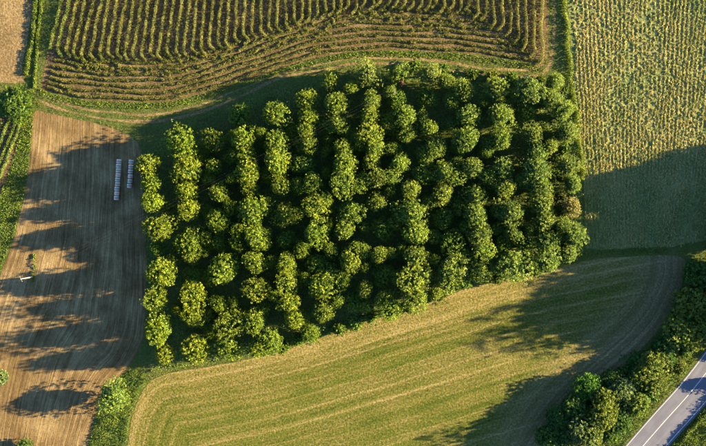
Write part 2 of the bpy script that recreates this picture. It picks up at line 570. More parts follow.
guide = [(122, 480), (127, 446), (132, 420), (140, 396), (152, 381), (168, 373.5), (190, 369.5), (220, 365), (250, 359), (280, 352), (310, 341), (340, 331), (370, 321), (400, 313), (430, 303),
         (460, 291), (480, 284), (500, 280), (530, 275), (560, 268), (580, 262), (600, 258), (640, 256), (668, 255)]
east_edge = [(684, 259), (684, 275), (676, 300), (660, 328), (636, 354), (610, 376), (582, 400), (560, 425), (545, 447), (528, 480)]
STRIPE = smooth(G([(118, 490), (128, 430), (140, 398), (160, 381), (200, 374), (280, 356), (400, 321), (520, 285), (620, 264), (700, 250)])); GUIDE = smooth(G(guide)); EAST = smooth(G([(690, 240)] + east_edge))
meadow_poly = wobble(smooth(G(guide + east_edge), 0.8, True), 0.5, 0.3, 9.0)
bare_l_poly = wobble(G([(-60, -70), (34, -70), (33, 0), (28, 40), (22, 68), (24, 82), (12, 84), (-60, 78)]), 0.8, 0.3, 2.0)
green_crop_poly = G([(-60, 125), (10, 116), (23, 116), (20, 135), (8, 175), (-4, 205), (-60, 330)])

def flow_stubble(p):
    dl, _, _ = dist_line(ST_L, p); dr, _, al = dist_line(ST_R, p)
    u = dr / (dl + dr + 1e-6) * 34.0
    return np.stack([u, al, np.minimum(dl, dr)], 1)

def flow_meadow(p):
    d1, _, al = dist_line(STRIPE, p); d2, _, _ = dist_line(EAST, p)
    return np.stack([d1, al, d2], 1)

# ground: one sheet out to the horizon
gm = mesh_np('ground', np.array([[-3000, -3000, 0], [3000, -3000, 0], [3000, 3000, 0], [-3000, 3000, 0]], float), np.array([[0, 1, 2, 3]]), None, M['ground'])
tag(link('ground', gm), kind='structure')
sheet('stubble_field', stubble_poly, 0.02, M['stubble'], 0.9, flow_stubble)
sheet('row_crop_field', top_poly, 0.02, M['row_soil'], 1.2, None)
sheet('maize_field', maize_poly, 0.02, M['maize_soil'], 1.5, None)
sheet('mown_meadow', meadow_poly, 0.02, M['meadow'], 0.9, flow_meadow)
sheet('bare_field', bare_l_poly, 0.02, M['bare_track'], 1.5, None)
sheet('green_crop_field', green_crop_poly, 0.015, M['row_soil'], 1.5, None)

# ------------------------------------------------------------------ ribbons: tracks and the road
def offset_line(line, d):
    t = np.gradient(line, axis=0)
    n = unit(np.stack([t[:, 1], -t[:, 0]], 1))      # to the right of travel
    return line + n * (d[:, None] if isinstance(d, np.ndarray) else d)

def ribbon(name, a, b, z, mat, div=3, width=1.0):
    k = len(a)
    rows = [a + (b - a) * (i / div) for i in range(div + 1)]
    v = np.concatenate([np.column_stack([r, np.full(k, z)]) for r in rows])
    f = []
    for i in range(div):
        for j in range(k - 1):
            f.append([i * k + j, (i + 1) * k + j, (i + 1) * k + j + 1, i * k + j + 1])
    fl = np.concatenate([np.column_stack([np.full(k, width * i / div), np.arange(k) * 1.0, np.zeros(k)]) for i in range(div + 1)])
    return mesh_np(name, v, np.array(f), None, mat, {'flow': fl})

def rut(pts, width, z=0.012):
    c = smooth(G(pts), 0.7)
    s = np.arange(len(c)) * 0.7
    w = width * (0.35 + 0.9 * vnoise(s * 0.22 + pts[0][0], s * 0 + 3.1))
    w[:6] *= np.linspace(0.1, 1, 6); w[-6:] *= np.linspace(1, 0.1, 6)
    sh = (vnoise(s * 0.15, s * 0 + pts[0][1]) - 0.5) * 0.5
    me = ribbon('wheel_track', offset_line(c, sh - w / 2), offset_line(c, sh + w / 2), z, M['bare_track'])
    tag(link('wheel_track', me), kind='structure')

rut_low = [(38, 100), (60, 108), (95, 117), (140, 121), (172, 118.6), (204, 111), (236, 98), (257, 88), (289, 76), (333, 68), (362, 63), (392, 63), (404, 63), (438, 68), (469, 72.5), (500, 76), (525, 77), (545, 71), (552, 55), (554, 20), (553, -60)]
rut_up = [(46, 97), (70, 105), (100, 111), (140, 114.5), (172, 112), (204, 104), (225, 95), (247, 87), (268, 78), (289, 71), (320, 64.5), (350, 59.5), (368, 57.5), (404, 58), (443, 62), (482, 68), (512, 70), (534, 68), (545, 58), (548, 30), (547, -60)]
rut(rut_low, 0.95)
rut(rut_up, 0.8)

road_left = smooth(G([(545, 540), (598, 477), (625, 446), (652, 415), (681, 382.5), (706, 350), (724, 322), (738, 292), (748, 255), (752, 210)]), 1.0)
def road_ribbon(name, d0, d1, z, mat, kind=True):
    o = link(name, ribbon(name, offset_line(road_left, d0), offset_line(road_left, d1), z, mat, 4, d1 - d0))
    tag(o, kind='structure')
    return o
road_ribbon('road', 0.0, 9.3, 0.05, M['asphalt'])
road_ribbon('edge_line', 0.30, 0.44, 0.055, M['paint'])
road_ribbon('centre_line', 3.71, 3.89, 0.055, M['paint'])
road_ribbon('edge_line', 8.60, 8.77, 0.055, M['paint'])
road_poly = np.concatenate([offset_line(road_left, -0.1), offset_line(road_left, 9.4)[::-1]])

# ------------------------------------------------------------------ plantation trees
COLS = [
 [(147,166,11,0),(151,180,11,0),(152,201,10,0),(159,227,12,0),(156,250,8,1),(160,274,14,0),(157,299,10,0),(160,329,12,0),(163,354,10,0)],
 [(182,145,13,0),(186,169,13,0),(185,190,10,0),(188,209,10,0),(190,242,12,0),(190,258,8,0),(191,277,9,1),(192,297,12,0),(193,320,10,0),(197,349,13,0)],
 [(214,140,9,0),(213,166,8,0),(219,194,10,0),(218,221,11,0),(218,242,7,0),(224,270,14,0),(217,304,8,0),(228,323,11,0),(229,346,11,0)],
 [(239,114,10,1),(243,139,11,0),(245,154,9,0),(249,170,12,0),(249,188,8,0),(252,212,12,0),(254,238,11,0),(253,263,10,0),(257,288,10,0),(257,322,10,0),(258,347,9,0)],
 [(275,113,11,0),(276,142,11,0),(276,163,12,0),(281,185,9,0),(285,215,10,0),(285,238,9,1),(285,263,9,0),(288,284,9,0),(287,300,9,0),(293,318,10,0),(269,342,11,0)],
 [(306,100,9,0),(308,114,9,0),(306,129,9,0),(306,144,9,0),(302,165,10,1),(311,183,10,0),(315,208,10,0),(314,233,11,0),(318,263,10,1),(323,286,12,0),(324,312,10,0)],
 [(331,79,9,0),(337,103,11,0),(336,124,9,0),(343,149,9,0),(344,164,11,0),(341,184,11,0),(352,210,10,0),(345,230,10,0),(351,261,10,0),(342,279,8,0),(338,302,7,0),(354,302,9,1)],
 [(368,73,11,0),(370,99,9,0),(369,116,9,0),(371,132,9,0),(373,147,9,0),(373,161,8,0),(376,177,10,0),(377,202,9,0),(382,230,10,1),(379,255,8,0),(382,276,9,1),(364,290,8,0),(384,300,8,0),(392,312,8,0)],
 [(398,72,9,0),(396,98,9,1),(405,115,10,0),(407,133,9,0),(399,163,9,0),(411,189,9,0),(411,213,13,0),(416,234,12,0),(416,258,10,0),(416,278,13,0),(418,297,12,0)],
 [(431,73,9,0),(446,81,7,0),(428,97,9,1),(430,128,8,0),(436,147,9,0),(444,172,10,0),(444,195,10,0),(444,219,9,1),(451,242,10,1),(450,271,13,0),(435,293,7,0)],
 [(464,90,9,0),(469,115,10,0),(468,139,11,0),(472,168,10,0),(475,195,9,0),(478,215,11,0),(480,235,11,0),(483,251,9,0),(480,270,10,0)],
 [(496,88,11,0),(501,114,11,0),(502,139,9,0),(504,168,10,0),(506,188,9,0),(510,212,12,0),(515,234,9,0),(503,246,8,1),(515,265,14,0)],
 [(530,87,12,0),(525,113,8,1),(534,135,9,0),(538,153,9,0),(538,170,12,0),(541,188,10,0),(544,206,10,0),(546,222,10,0),(549,240,10,0),(524,243,8,1),(549,263,11,0)],
 [(555,81,8,0),(551,98,9,0),(564,109,9,0),(568,132,9,0),(551,146,7,0),(568,166,9,0),(573,183,8,0),(573,207,9,2),(562,225,7,0),(574,236,10,0),(570,255,8,0)],
]
kind_i = 0
tree_xy = []
for ci, cl in enumerate(COLS):
    cl = sorted(cl, key=lambda t: t[1])
    for ri, (x, y, r, fl) in enumerate(cl):
        h = 5.0 + 0.45 * r + random.uniform(-0.6, 0.6)
        if fl == 1: h *= 0.72
        h *= 1.06 if ci == 0 else (0.9 if ci in (1, 2) else 1.0)
        gx = ci / 13.0
        j = random.uniform(-0.12, 0.12)
        # leaves run from yellow green in the west to greyer green in the east
        j2 = random.uniform(-0.04, 0.10)
        c = (0.98 - 0.06 * gx + j + j2, 1.08 + j, 1.1 + 1.2 * gx ** 1.5)
        look = 'leafy green'
        if r >= 13: look = 'large round-crowned green'
        elif r <= 7: look = 'small thin-crowned green'
        if fl == 1: look, c = 'low dark-green shaded', (0.62, 0.85, 1.1)  # shade on these low trees is also put into the leaf colour
        if fl == 2: look, c = 'half-bare brownish', (1.35, 1.05, 3.6)
        if y < 76 and 390 > x > 350 or (x, y) == (431, 73): look, c = 'pale green', (1.1, 1.12, 2.6)
        pos = 'last' if ri == len(cl) - 1 else ordinal(ri + 1)
        lab = f'{look} tree, {pos} from the top in {ordinal(ci + 1)} plantation column from left'
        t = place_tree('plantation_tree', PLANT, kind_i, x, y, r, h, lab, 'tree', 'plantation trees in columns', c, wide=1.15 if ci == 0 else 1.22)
        tree_xy.append(t.location[:2])
        kind_i += 1

infill = {}
rnd2 = random.Random(5)
extra = [(x + 16 + rnd2.uniform(-4, 4), y + rnd2.uniform(-6, 6)) for x in (187, 217, 250, 282, 313, 345, 376, 410, 443, 475) for y in (145, 178, 248, 275, 312) if y < 345 - (x - 150) * 0.16 and y > 150 - (x - 150) * 0.25]
for (x, y) in extra + [(168,205),(172,262),(175,312),(204,156),(204,208),(205,236),(207,283),(210,335),(232,203),(233,236),(236,300),(243,322),(232,160),(268,204),(266,232),(270,262),(272,300),(264,130),
               (292,130),(296,188),(300,215),(300,248),(304,280),(308,330),(324,150),(328,196),(330,222),(334,250),(358,140),(358,190),(362,225),(366,252),(352,88),(386,120),(390,150),(392,190),(396,222),(398,250),(398,280),(388,88),
               (420,118),(424,160),(428,200),(432,232),(432,262),(450,100),(452,128),(456,160),(460,205),(464,228),(466,258),(484,105),(486,150),(490,180),(492,205),(496,225),(515,100),(522,178),(530,225)]:
    infill.setdefault(int(np.argmin([abs(x - (c + 16)) for c in (155,187,217,250,282,313,345,376,410,443,475,507,540)])), []).append((x, y))
for ci, cl in sorted(infill.items()):
    for ri, (x, y) in enumerate(sorted(cl, key=lambda t: t[1])):
        x += random.uniform(-4, 4); y += random.uniform(-5, 5)
        gx = ci / 13.0
        c = (0.88 - 0.1 * gx, 1.0, 1.0 + 1.2 * gx ** 1.5)
        place_tree('gap_tree', PLANT, kind_i, x, y, random.uniform(5, 8.5), random.uniform(5.4, 8.4) * (0.8 if ci < 2 else 1.0), f'small tree in the gap between {ordinal(ci + 1)} and {ordinal(ci + 2)} plantation columns, {ordinal(ri + 1)} from the top',
                   'tree', 'small trees between the plantation columns', c, wide=1.2)
        kind_i += 1

# ------------------------------------------------------------------ hedgerow by the road, lone trees, wood beyond the right edge
hedge = [
 (652,366,13,5.2,'sunlit lumpy tree, tallest crown beside the road bend'), (656,383,10,5,'sunlit hedgerow tree between the bend crown and the road verge'),
 (640,404,11,5.6,'bright yellow-green tree standing nearest the road at its lower stretch'), (623,390,12,5.6,'round grey-green hedgerow tree in the middle of the roadside strip'),
 (606,399,11,6.2,'sunlit hedgerow tree left of the middle of the roadside strip'), (602,417,11,8,'leaning yellow-topped hedgerow tree low in the roadside strip'),
 (580,432,10,8,'pale topped hedgerow tree near the bottom of the roadside strip'), (594,437,9,8,'bright hedgerow tree at the bottom edge of the roadside strip'),
 (574,408,12,5.6,'dark round hedgerow tree facing the meadow corner'), (558,420,11,5.8,'dark hedgerow tree at the left tip of the roadside strip'),
 (549,437,11,5.6,'lowest left dark hedgerow tree by the meadow edge'), (590,388,12,4.8,'bright green shaded round bush tree facing the meadow'),
 (622,423,10,5.2,'low dark tree in the hollow beside the road verge'), (566,437,9,6.0,'dark hedgerow tree between the two lowest tree tops'),
 (691,343,10,5.5,'sunlit tree at the right edge above the road'), (682,370,6,4.2,'small sunlit bush tree hugging the road verge'),
 (671,345,11,4.6,'dark tree left of the sunlit right-edge tree'), (694,306,13,8.0,'mid-green broad tree at the right edge beside the meadow corner'),
 (684,326,11,7.0,'mid-green tree just below the broad right-edge tree'), (668,362,9,4.2,'dark bushy tree between bend crown and right-edge trees'),
 (637,378,10,4.2,'dark tree on the meadow side of the bend crown'), (612,381,9,4.2,'dark low tree on the meadow side of the strip middle'),
 (703,276,13,8.5,'dark tree cut by the right edge at the meadow corner'), (703,326,11,7.0,'tree cut by the right edge above the road'),
]
for i, (x, y, r, h, lab) in enumerate(hedge):
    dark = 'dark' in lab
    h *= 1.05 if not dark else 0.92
    c = (0.6, 0.85, 1.0) if dark else (1.25 + random.uniform(-.1, .1), 1.2, 1.3)  # sun and shade multiplied into the leaf colour: sunlit trees brighter, dark ones dimmed
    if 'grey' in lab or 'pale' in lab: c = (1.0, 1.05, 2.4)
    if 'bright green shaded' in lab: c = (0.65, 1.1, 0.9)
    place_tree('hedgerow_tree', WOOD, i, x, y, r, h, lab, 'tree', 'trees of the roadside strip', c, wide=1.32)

place_tree('lone_tree', PLANT, 3, 112, 397, 15, 7.8, 'pale green lone tree between the stubble field and the meadow', 'tree', None, (1.15, 1.3, 2.6))
place_tree('lone_tree', WOOD, 4, 0, 378, 9, 5.0, 'pale green tree cut by the left edge of the stubble field', 'tree', None, (1.5, 1.4, 3.4))
place_tree('lone_tree', WOOD, 5, 24, 447, 9, 4.0, 'low green tree cut by the bottom edge of the stubble field', 'tree', None, (1.0, 1.1, 1.6))
place_tree('big_bush', WOOD, 1, 14, 103, 21, 4.5, 'big bright green bush at the track junction in upper left', 'bush', None, (0.95, 1.08, 1.0))
place_tree('flowering_bush', [(make_crown('flower_crown', M['flower'], h=2.4, rad=1.6, low=0.8, clumps=60, per=7, lsize=(0.2, 0.36), seed=301), SHRUB[0][1])], 0, 402, 82, 4, 7.6,
           'small pink-purple topped bush among trees at the plantation top', 'bush', None, (1, 1, 1), (2.4, 1.6))

def shrubs(spots, where, order, group, r=(6, 9), h=(1.8, 3.2), color=(0.8, 1.0, 1.1)):
    for k, (x, y) in enumerate(spots):
        place_tree('edge_shrub', SHRUB, k, x + random.uniform(-2, 2), y + random.uniform(-2, 2), random.uniform(*r), random.uniform(*h),
                   f'low leafy shrub {where}, {ordinal(k + 1)} from the {order}', 'shrub', group, tuple(c * random.uniform(0.85, 1.15) for c in color), (2.4, 1.6), True)
shrubs([(691, 268), (690, 284), (684, 300), (677, 314), (668, 330), (657, 342), (645, 354), (633, 364), (622, 373), (608, 384), (596, 394), (585, 405), (574, 416), (564, 428), (556, 440)],
       'along the right edge of the meadow', 'top', 'shrubs along the meadow', (7, 11), (1.8, 3.0), (0.55, 0.85, 1.0))
shrubs([(700, 290), (697, 318), (680, 350), (662, 350), (648, 392), (630, 408), (616, 410), (613, 434), (605, 432), (588, 420)],
       'inside the roadside strip of trees', 'top', 'shrubs in the roadside strip', (8, 12), (2.2, 3.6), (0.7, 0.95, 1.0))
shrubs([(560, 88), (557, 100), (545, 104), (557, 118), (543, 128), (558, 135), (547, 143), (562, 150), (556, 158), (561, 176), (557, 197), (562, 212), (558, 228), (566, 245), (575, 250)],
       'in the plantation beside the maize field', 'top', 'shrubs beside the maize', (6, 9), (1.8, 3.4), (0.95, 1.0, 1.3))
shrubs([(415, 66), (445, 70), (470, 75), (490, 77), (512, 80), (540, 80)], 'along the top edge of the plantation', 'left', 'shrubs at the plantation top', (6, 8), (1.6, 2.4), (1.1, 1.1, 1.0))
shrubs([(285, 346), (300, 341), (312, 337), (340, 327), (356, 322), (370, 318), (408, 308), (440, 297), (465, 284), (497, 277), (535, 270)], 'along the lower edge of the plantation', 'left', 'shrubs at the plantation bottom', (6, 9), (1.6, 2.6), (1.1, 1.15, 1.0))

beyond = [(752,168,15),(778,175,16),(800,168,16),(742,185,14.5),(764,200,14),(746,215,15),(772,228,15),(800,200,15),(738,240,14),(830,156,17),(860,146,17),(890,140,17),(820,215,16),
          (742,262,14.5),(740,290,15.5),(736,306,15),(752,318,13.5),(768,272,15), (770,300,14.5),(728,284,15),(729,299,15),(745,296,16),(762,312,15),(790,318,15),(723,381,3.4),(732,352,2.8)]
for i, (x, y, h) in enumerate(beyond):
    place_tree('wood_tree', WOOD, i + 3, x, y, 15 + (i % 4) if h > 11 else 7, h * 0.91, 'tall wood-edge tree beyond the right edge, known by its long shadow', 'tree', 'wood beyond the right edge', (0.8, 0.95, 1.0), ground=True, wide=1.45 if h > 11 and 255 < y < 325 and x > 739 else 1.2)

# ------------------------------------------------------------------ crop rows of the upper field
def crop_mesh(name, line, width, height, per_m, lsize, mat, patch=1.0, clump=False):
    """foliage of one plant row along a ground polyline"""
    seg = np.linalg.norm(np.diff(line, axis=0), axis=1)
    s = np.concatenate([[0], np.cumsum(seg)])
    n = max(8, int(s[-1] * per_m))
    t = rng.random(n) * s[-1]
    ph = rng.random() * 50
    # plants stand about 0.9 m apart, some thin or missing
    gap = vnoise(t * 1.15 + ph, t * 0 + ph)
    keep = rng.random(n) < (np.clip((gap - 0.28) * 3.0, 0.04, 1) if clump else np.clip(0.35 + gap * 1.0, 0, 1)) * patch
    t = t[keep]; gap = gap[keep]; n = len(t)
    x = np.interp(t, s, line[:, 0]); y = np.interp(t, s, line[:, 1])
    tg = np.stack([np.interp(t, s, np.gradient(line[:, 0])), np.interp(t, s, np.gradient(line[:, 1]))], 1)
    nr = unit(np.stack([-tg[:, 1], tg[:, 0]], 1))
    a = rng.random(n) * math.pi
    rr = rng.random(n) ** 0.5
    hk = 0.7 + 0.5 * gap
    off = np.cos(a) * rr * width / 2 + (vnoise(t * 0.5 + ph, t * 0 + 9) - 0.5) * width * 0.5
    z = 0.08 + np.sin(a) * rr * height * hk
    c = np.column_stack([x + nr[:, 0] * off, y + nr[:, 1] * off, z])
    nm = unit(np.column_stack([nr * np.cos(a)[:, None], np.sin(a) * 0.9]) + rng.normal(size=(n, 3)) * 0.6)
    v, f = leaf_quads(c, nm, rng.uniform(*lsize, n), 0.5)
    tint = np.clip(gap * 0.5 + 0.15 + rng.normal(0, 0.2, n), 0, 1)
    return mesh_np(name, v, f, tint, mat)

fb = smooth(np.array(field_bottom, float), 2)
def B(x): return np.interp(x, fb[:, 0], fb[:, 1])
def y_end(x): return np.interp(x, [62, 80, 180, 230, 270, 310, 340, 380, 470, 500, 515, 540, 550], [50, 55, 53, 40, 29, 18, 9, 3, 7, 24, 34, 56, 60])
def slope(x): return np.interp(x, [60, 90, 170, 310, 500, 545], [-0.24, -0.21, -0.13, 0.03, 0.05, 0.0])
nrow = 0
x = 62.0
while x < 546:
    sl = slope(x)
    # find where the row meets the headland
    ye = y_end(x)
    ye = y_end(x + sl * ye) + random.uniform(-2, 2)
    ys = np.arange(-40, ye, 2.0)
    pts = [(x + sl * yy + math.sin(yy * 0.15 + x) * 0.3, yy) for yy in ys]
    bend = 1 if x < 300 else -1
    if 62 < x < 545:
        for k in range(1, 5):
            pts.append((pts[-1][0] + bend * 0.55 * k, pts[-1][1] + 1.7))
    nrow += 1
    o = link('crop_row', crop_mesh('crop_row', G(pts), 0.98, 1.75, 145, (0.17, 0.34), M['crop']))
    o.color = (1, 1, 1, 1) if x > 75 else (0.9, 1.1, 0.8, 1)
    tag(o, f'upright crop row, {ordinal(nrow)} from the left in the upper field', 'crop row', 'upright crop rows of the upper field')
    x += 8.0 + random.uniform(-0.35, 0.35)
nh = 0
for j in range(11):
    xs = np.arange(47 + j * 1.5, 544 - j * 1.0, 1.5)
    ys = B(xs) - 3.6 - 6.0 * j + np.sin(xs * 0.09 + j) * 0.6
    ok = ys > y_end(xs) + 3 + j * 0.4
    run = []
    runs = []
    for a, b, k in zip(xs, ys, ok):
        if k: run.append((a, b))
        elif run: runs.append(run); run = []
    if run: runs.append(run)
    for run in [q for q in runs if len(q) > 12]:
        nh += 1
        side = '' if len(runs) == 1 else (' left' if run[0][0] < 200 else ' right')
        o = link('headland_row', crop_mesh('headland_row', G(run), 1.0, 0.5, 105, (0.18, 0.36), M['crop']))
        mid = run[len(run) // 2][0]
        part = 'whole' if len(run) > 240 else ('left part' if mid < 230 else ('middle part' if mid < 420 else 'right part'))
        lab = f'curved headland crop row, {ordinal(j + 1)} in from the grass track' + ('' if part == 'whole' else f', {part}')
        tag(o, lab, 'crop row', 'curved headland rows of the upper field')
# short slanting stretches where upright rows turn into the headland
cx = []
for k in range(240):
    a = random.uniform(58, 538)
    y0 = y_end(a)
    y1 = B(a) - 13
    if y1 - y0 < 2: continue
    if k > 40: y1 = min(y1, y0 + 14)
    b = random.uniform(y0 - 4, y1 + 6)
    fall = min(max((b - y0) / 22.0, 0), 1)
    s0 = (1 if a < 210 else (-1 if a < 330 else random.choice([-1, 1]))) * random.uniform(0.5, 1.6) * (1 - 0.8 * fall) + (B(a + 4) - B(a - 4)) / 8 * fall
    L = random.uniform(5, 11)
    cx.append(np.array([(a - L * 0.5 * np.cos(math.atan(s0)), b - L * 0.5 * math.sin(math.atan(s0))), (a, b + 0.6), (a + L * 0.5 * np.cos(math.atan(s0)), b + L * 0.5 * math.sin(math.atan(s0)))]))
allv, allf, allt, base = [], [], [], 0
for q in cx:
    line = smooth(G(q), 0.5)
    me = crop_mesh('tmp', line, 1.0, 0.6, 80, (0.2, 0.4), None, clump=True)
    v = np.zeros(len(me.vertices) * 3, np.float32); me.vertices.foreach_get('co', v)
    t = np.zeros(len(me.polygons), np.float32); me.attributes['tint'].data.foreach_get('value', t)
    v = v.reshape(-1, 3)
    allv.append(v); allt.append(t); allf.append(np.arange(len(v)).reshape(-1, 4) + base); base += len(v)
    bpy.data.meshes.remove(me)
o = link('turning_crop', mesh_np('turning_crop', np.concatenate(allv), np.concatenate(allf), np.concatenate(allt), M['crop']))
tag(o, 'broken slanting crop stretches between upright rows and the curved headland rows', 'crop', kind='stuff')

# green crop rows at the left edge
gl = [[(23, 118), (14, 142), (3, 170), (-10, 200)], [(17, 118), (8, 142), (-3, 170), (-15, 195)], [(10, 119), (1, 142), (-10, 168)], [(3, 121), (-6, 140), (-15, 165)]]
gn = ['nearest the bright grass strip', 'second from the bright grass strip', 'third from the bright grass strip', 'at the very left edge']
for q, nme in zip(gl, gn):
    o = link('green_crop_row', crop_mesh('green_crop_row', smooth(G(q), 0.7), 1.0, 0.8, 100, (0.22, 0.42), M['crop']))
    o.color = (0.8, 1.1, 0.9, 1)
    tag(o, f'green crop row {nme}, below the big bush', 'crop row', 'green crop rows at the left edge')

# thin hedge between the bare field and the grass lane, upper left
for i, (q, w, hh, lab) in enumerate([([(41, -40), (37, 0), (33, 30), (29, 55), (26, 75)], 1.6, 0.75, 'narrow green hedge along the bare field in the upper left'),
                                     ([(47, -40), (42, 0), (38, 40), (35, 70), (34, 88)], 1.1, 0.6, 'low thin hedge between the narrow hedge and the shaded lane')]):
    o = link('hedge', crop_mesh('hedge', smooth(G(q), 0.7), w, hh, 110, (0.25, 0.5), M['bush']))
    tag(o, lab, 'hedge')
o = link('hedge', crop_mesh('hedge', smooth(G([(563, -50), (564, 0), (567, 40), (571, 80), (576, 110), (580, 150), (582, 180)]), 0.7), 1.7, 1.1, 100, (0.25, 0.5), M['bush']))
o.color = (1.2, 1.15, 1.0, 1)
tag(o, 'long low hedge along the left side of the maize field', 'hedge')

for d, hh, lab in ((10.7, 1.15, 'scrubby low hedge running along the right side of the road'),):
    ln = offset_line(road_left, d)
    ln = ln[(ln[:, 0] < 112) & (ln[:, 1] > -75)]
    o = link('roadside_hedge', crop_mesh('roadside_hedge', ln, 1.7, hh, 150, (0.25, 0.5), M['bush']))
    tag(o, lab, 'hedge')

# ------------------------------------------------------------------ maize
def maize():
    pts = []
    u = 0.0
    while u < 1.0:
        xt, xb = 570 + 200 * u, 588 + 130 * u
        n = int(330 * S / 0.34)
        t = np.linspace(0, 1, n) + rng.normal(0, 0.0012, n)
        px = xt + (xb - xt) * t + rng.normal(0, 0.42, n) + 0.6 * np.sin(t * 25 + u * 30); py = -60 + 318 * t
        pts.append(np.stack([px, py], 1))
        u += 1.3 / S / 200
    p = np.concatenate(pts)
    p = p[(p[:, 0] < 722)]
    g = G(p)
    g = g[inside(maize_poly, g)]
    keep = rng.random(len(g)) < 0.5 + 0.6 * vnoise(g[:, 0] * 0.18, g[:, 1] * 0.07)
    g = g[keep]
    k = 6
    base = np.repeat(g, k, 0)
    n = len(base)
    jit = rng.normal(0, 0.16, (n, 2))
    z0 = rng.uniform(0.04, 0.30, n)
    nm = unit(np.stack([rng.normal(0, 1.0, n), rng.normal(0, 0.55, n), rng.uniform(0.2, 1.0, n)], 1))
    ax = unit(np.stack([rng.normal(0, 0.5, n), rng.choice([-1, 1], n) * 1.0, rng.normal(0, 0.35, n)], 1))
    t = unit(ax - nm * (ax * nm).sum(1)[:, None])
    bb = np.cross(nm, t)
    L = rng.uniform(0.45, 0.95, n)[:, None]; w = rng.uniform(0.05, 0.13, n)[:, None]
    c = np.column_stack([base + jit, z0])
    v = np.stack([c - t * L * 0.5, c + bb * w, c + t * L * 0.5 - np.array([0, 0, 0.06]), c - bb * w], 1).reshape(-1, 3)
    v[:, 2] = np.maximum(v[:, 2], 0.03)
    big = vnoise(base[:, 0] * 0.05 + 3, base[:, 1] * 0.05) * 0.5 + vnoise(base[:, 0] * 0.25, base[:, 1] * 0.08) * 0.35
    tint = np.clip(big + rng.normal(0.36, 0.22, n), 0, 1)
    o = link('maize_crop', mesh_np('maize_crop', v, np.arange(n * 4).reshape(n, 4), tint, M['maize']))
    tag(o, 'dense tan-green maize crop covering the upper right field', 'maize', kind='stuff')
maize()

# ------------------------------------------------------------------ grass, undergrowth, tufts
orchard_poly = G([(146, 152), (170, 132), (230, 105), (270, 92), (310, 82), (350, 72), (420, 68), (480, 77), (540, 80), (572, 82), (580, 170), (584, 250), (560, 264), (500, 276), (450, 290), (400, 310), (330, 329), (280, 348), (220, 361), (152, 372), (149, 300), (147, 220)])
XH, YH = 108.0, 70.0
def scatter(n):
    return np.stack([rng.uniform(-XH, XH, n), rng.uniform(-YH, YH, n)], 1)

def grass():
    p = scatter(420000)
    m = np.ones(len(p), bool)
    for poly in (stubble_poly, top_poly, maize_poly, meadow_poly, bare_l_poly, green_crop_poly, road_poly, orchard_poly):
        m &= ~inside(poly, p)
    p = p[m]
    for line in (rut_low, rut_up):
        d, _, _ = dist_line(smooth(G(line), 2.0), p)
        p = p[(d > 0.42) | (rng.random(len(p)) < 0.3)]
    n = len(p)
    cl = vnoise(p[:, 0] * 0.5, p[:, 1] * 0.5)
    h = rng.uniform(0.15, 0.45, n) * (0.35 + 1.4 * cl)
    v, f = blades(np.column_stack([p, np.zeros(n)]), h, rng.uniform(0.2, 1.2, n), rng.random(n) * 6.28, rng.uniform(0.05, 0.13, n))
    dry = vnoise(p[:, 0] * 0.12 + 11, p[:, 1] * 0.12)
    tint = np.clip(rng.normal(0.25, 0.2, n) + dry * 0.45, 0, 1)
    o = link('margin_grass', mesh_np('margin_grass', v, f, tint, M['grass']))
    tag(o, 'rough green grass on the margins, lanes and verges between the fields', 'grass', kind='stuff')
grass()

def undergrowth():
    p = scatter(230000)
    p = p[inside(orchard_poly, p)]
    n = len(p)
    cl = vnoise(p[:, 0] * 0.35 + 5, p[:, 1] * 0.35)
    z = rng.random(n) ** 0.7 * (0.15 + 3.4 * cl ** 2.5)
    nm = unit(rng.normal(size=(n, 3)) * 0.6 + np.array([0, 0, 0.8]))
    v, f = leaf_quads(np.column_stack([p, z + 0.05]), nm, rng.uniform(0.25, 0.6, n), 0.5)
    tint = np.clip(cl * 0.6 + rng.normal(0.1, 0.2, n), 0, 1)
    o = link('undergrowth', mesh_np('undergrowth', v, f, tint, M['undergrowth']))
    tag(o, 'dark leafy undergrowth covering the ground under the plantation trees', 'undergrowth', kind='stuff')
undergrowth()

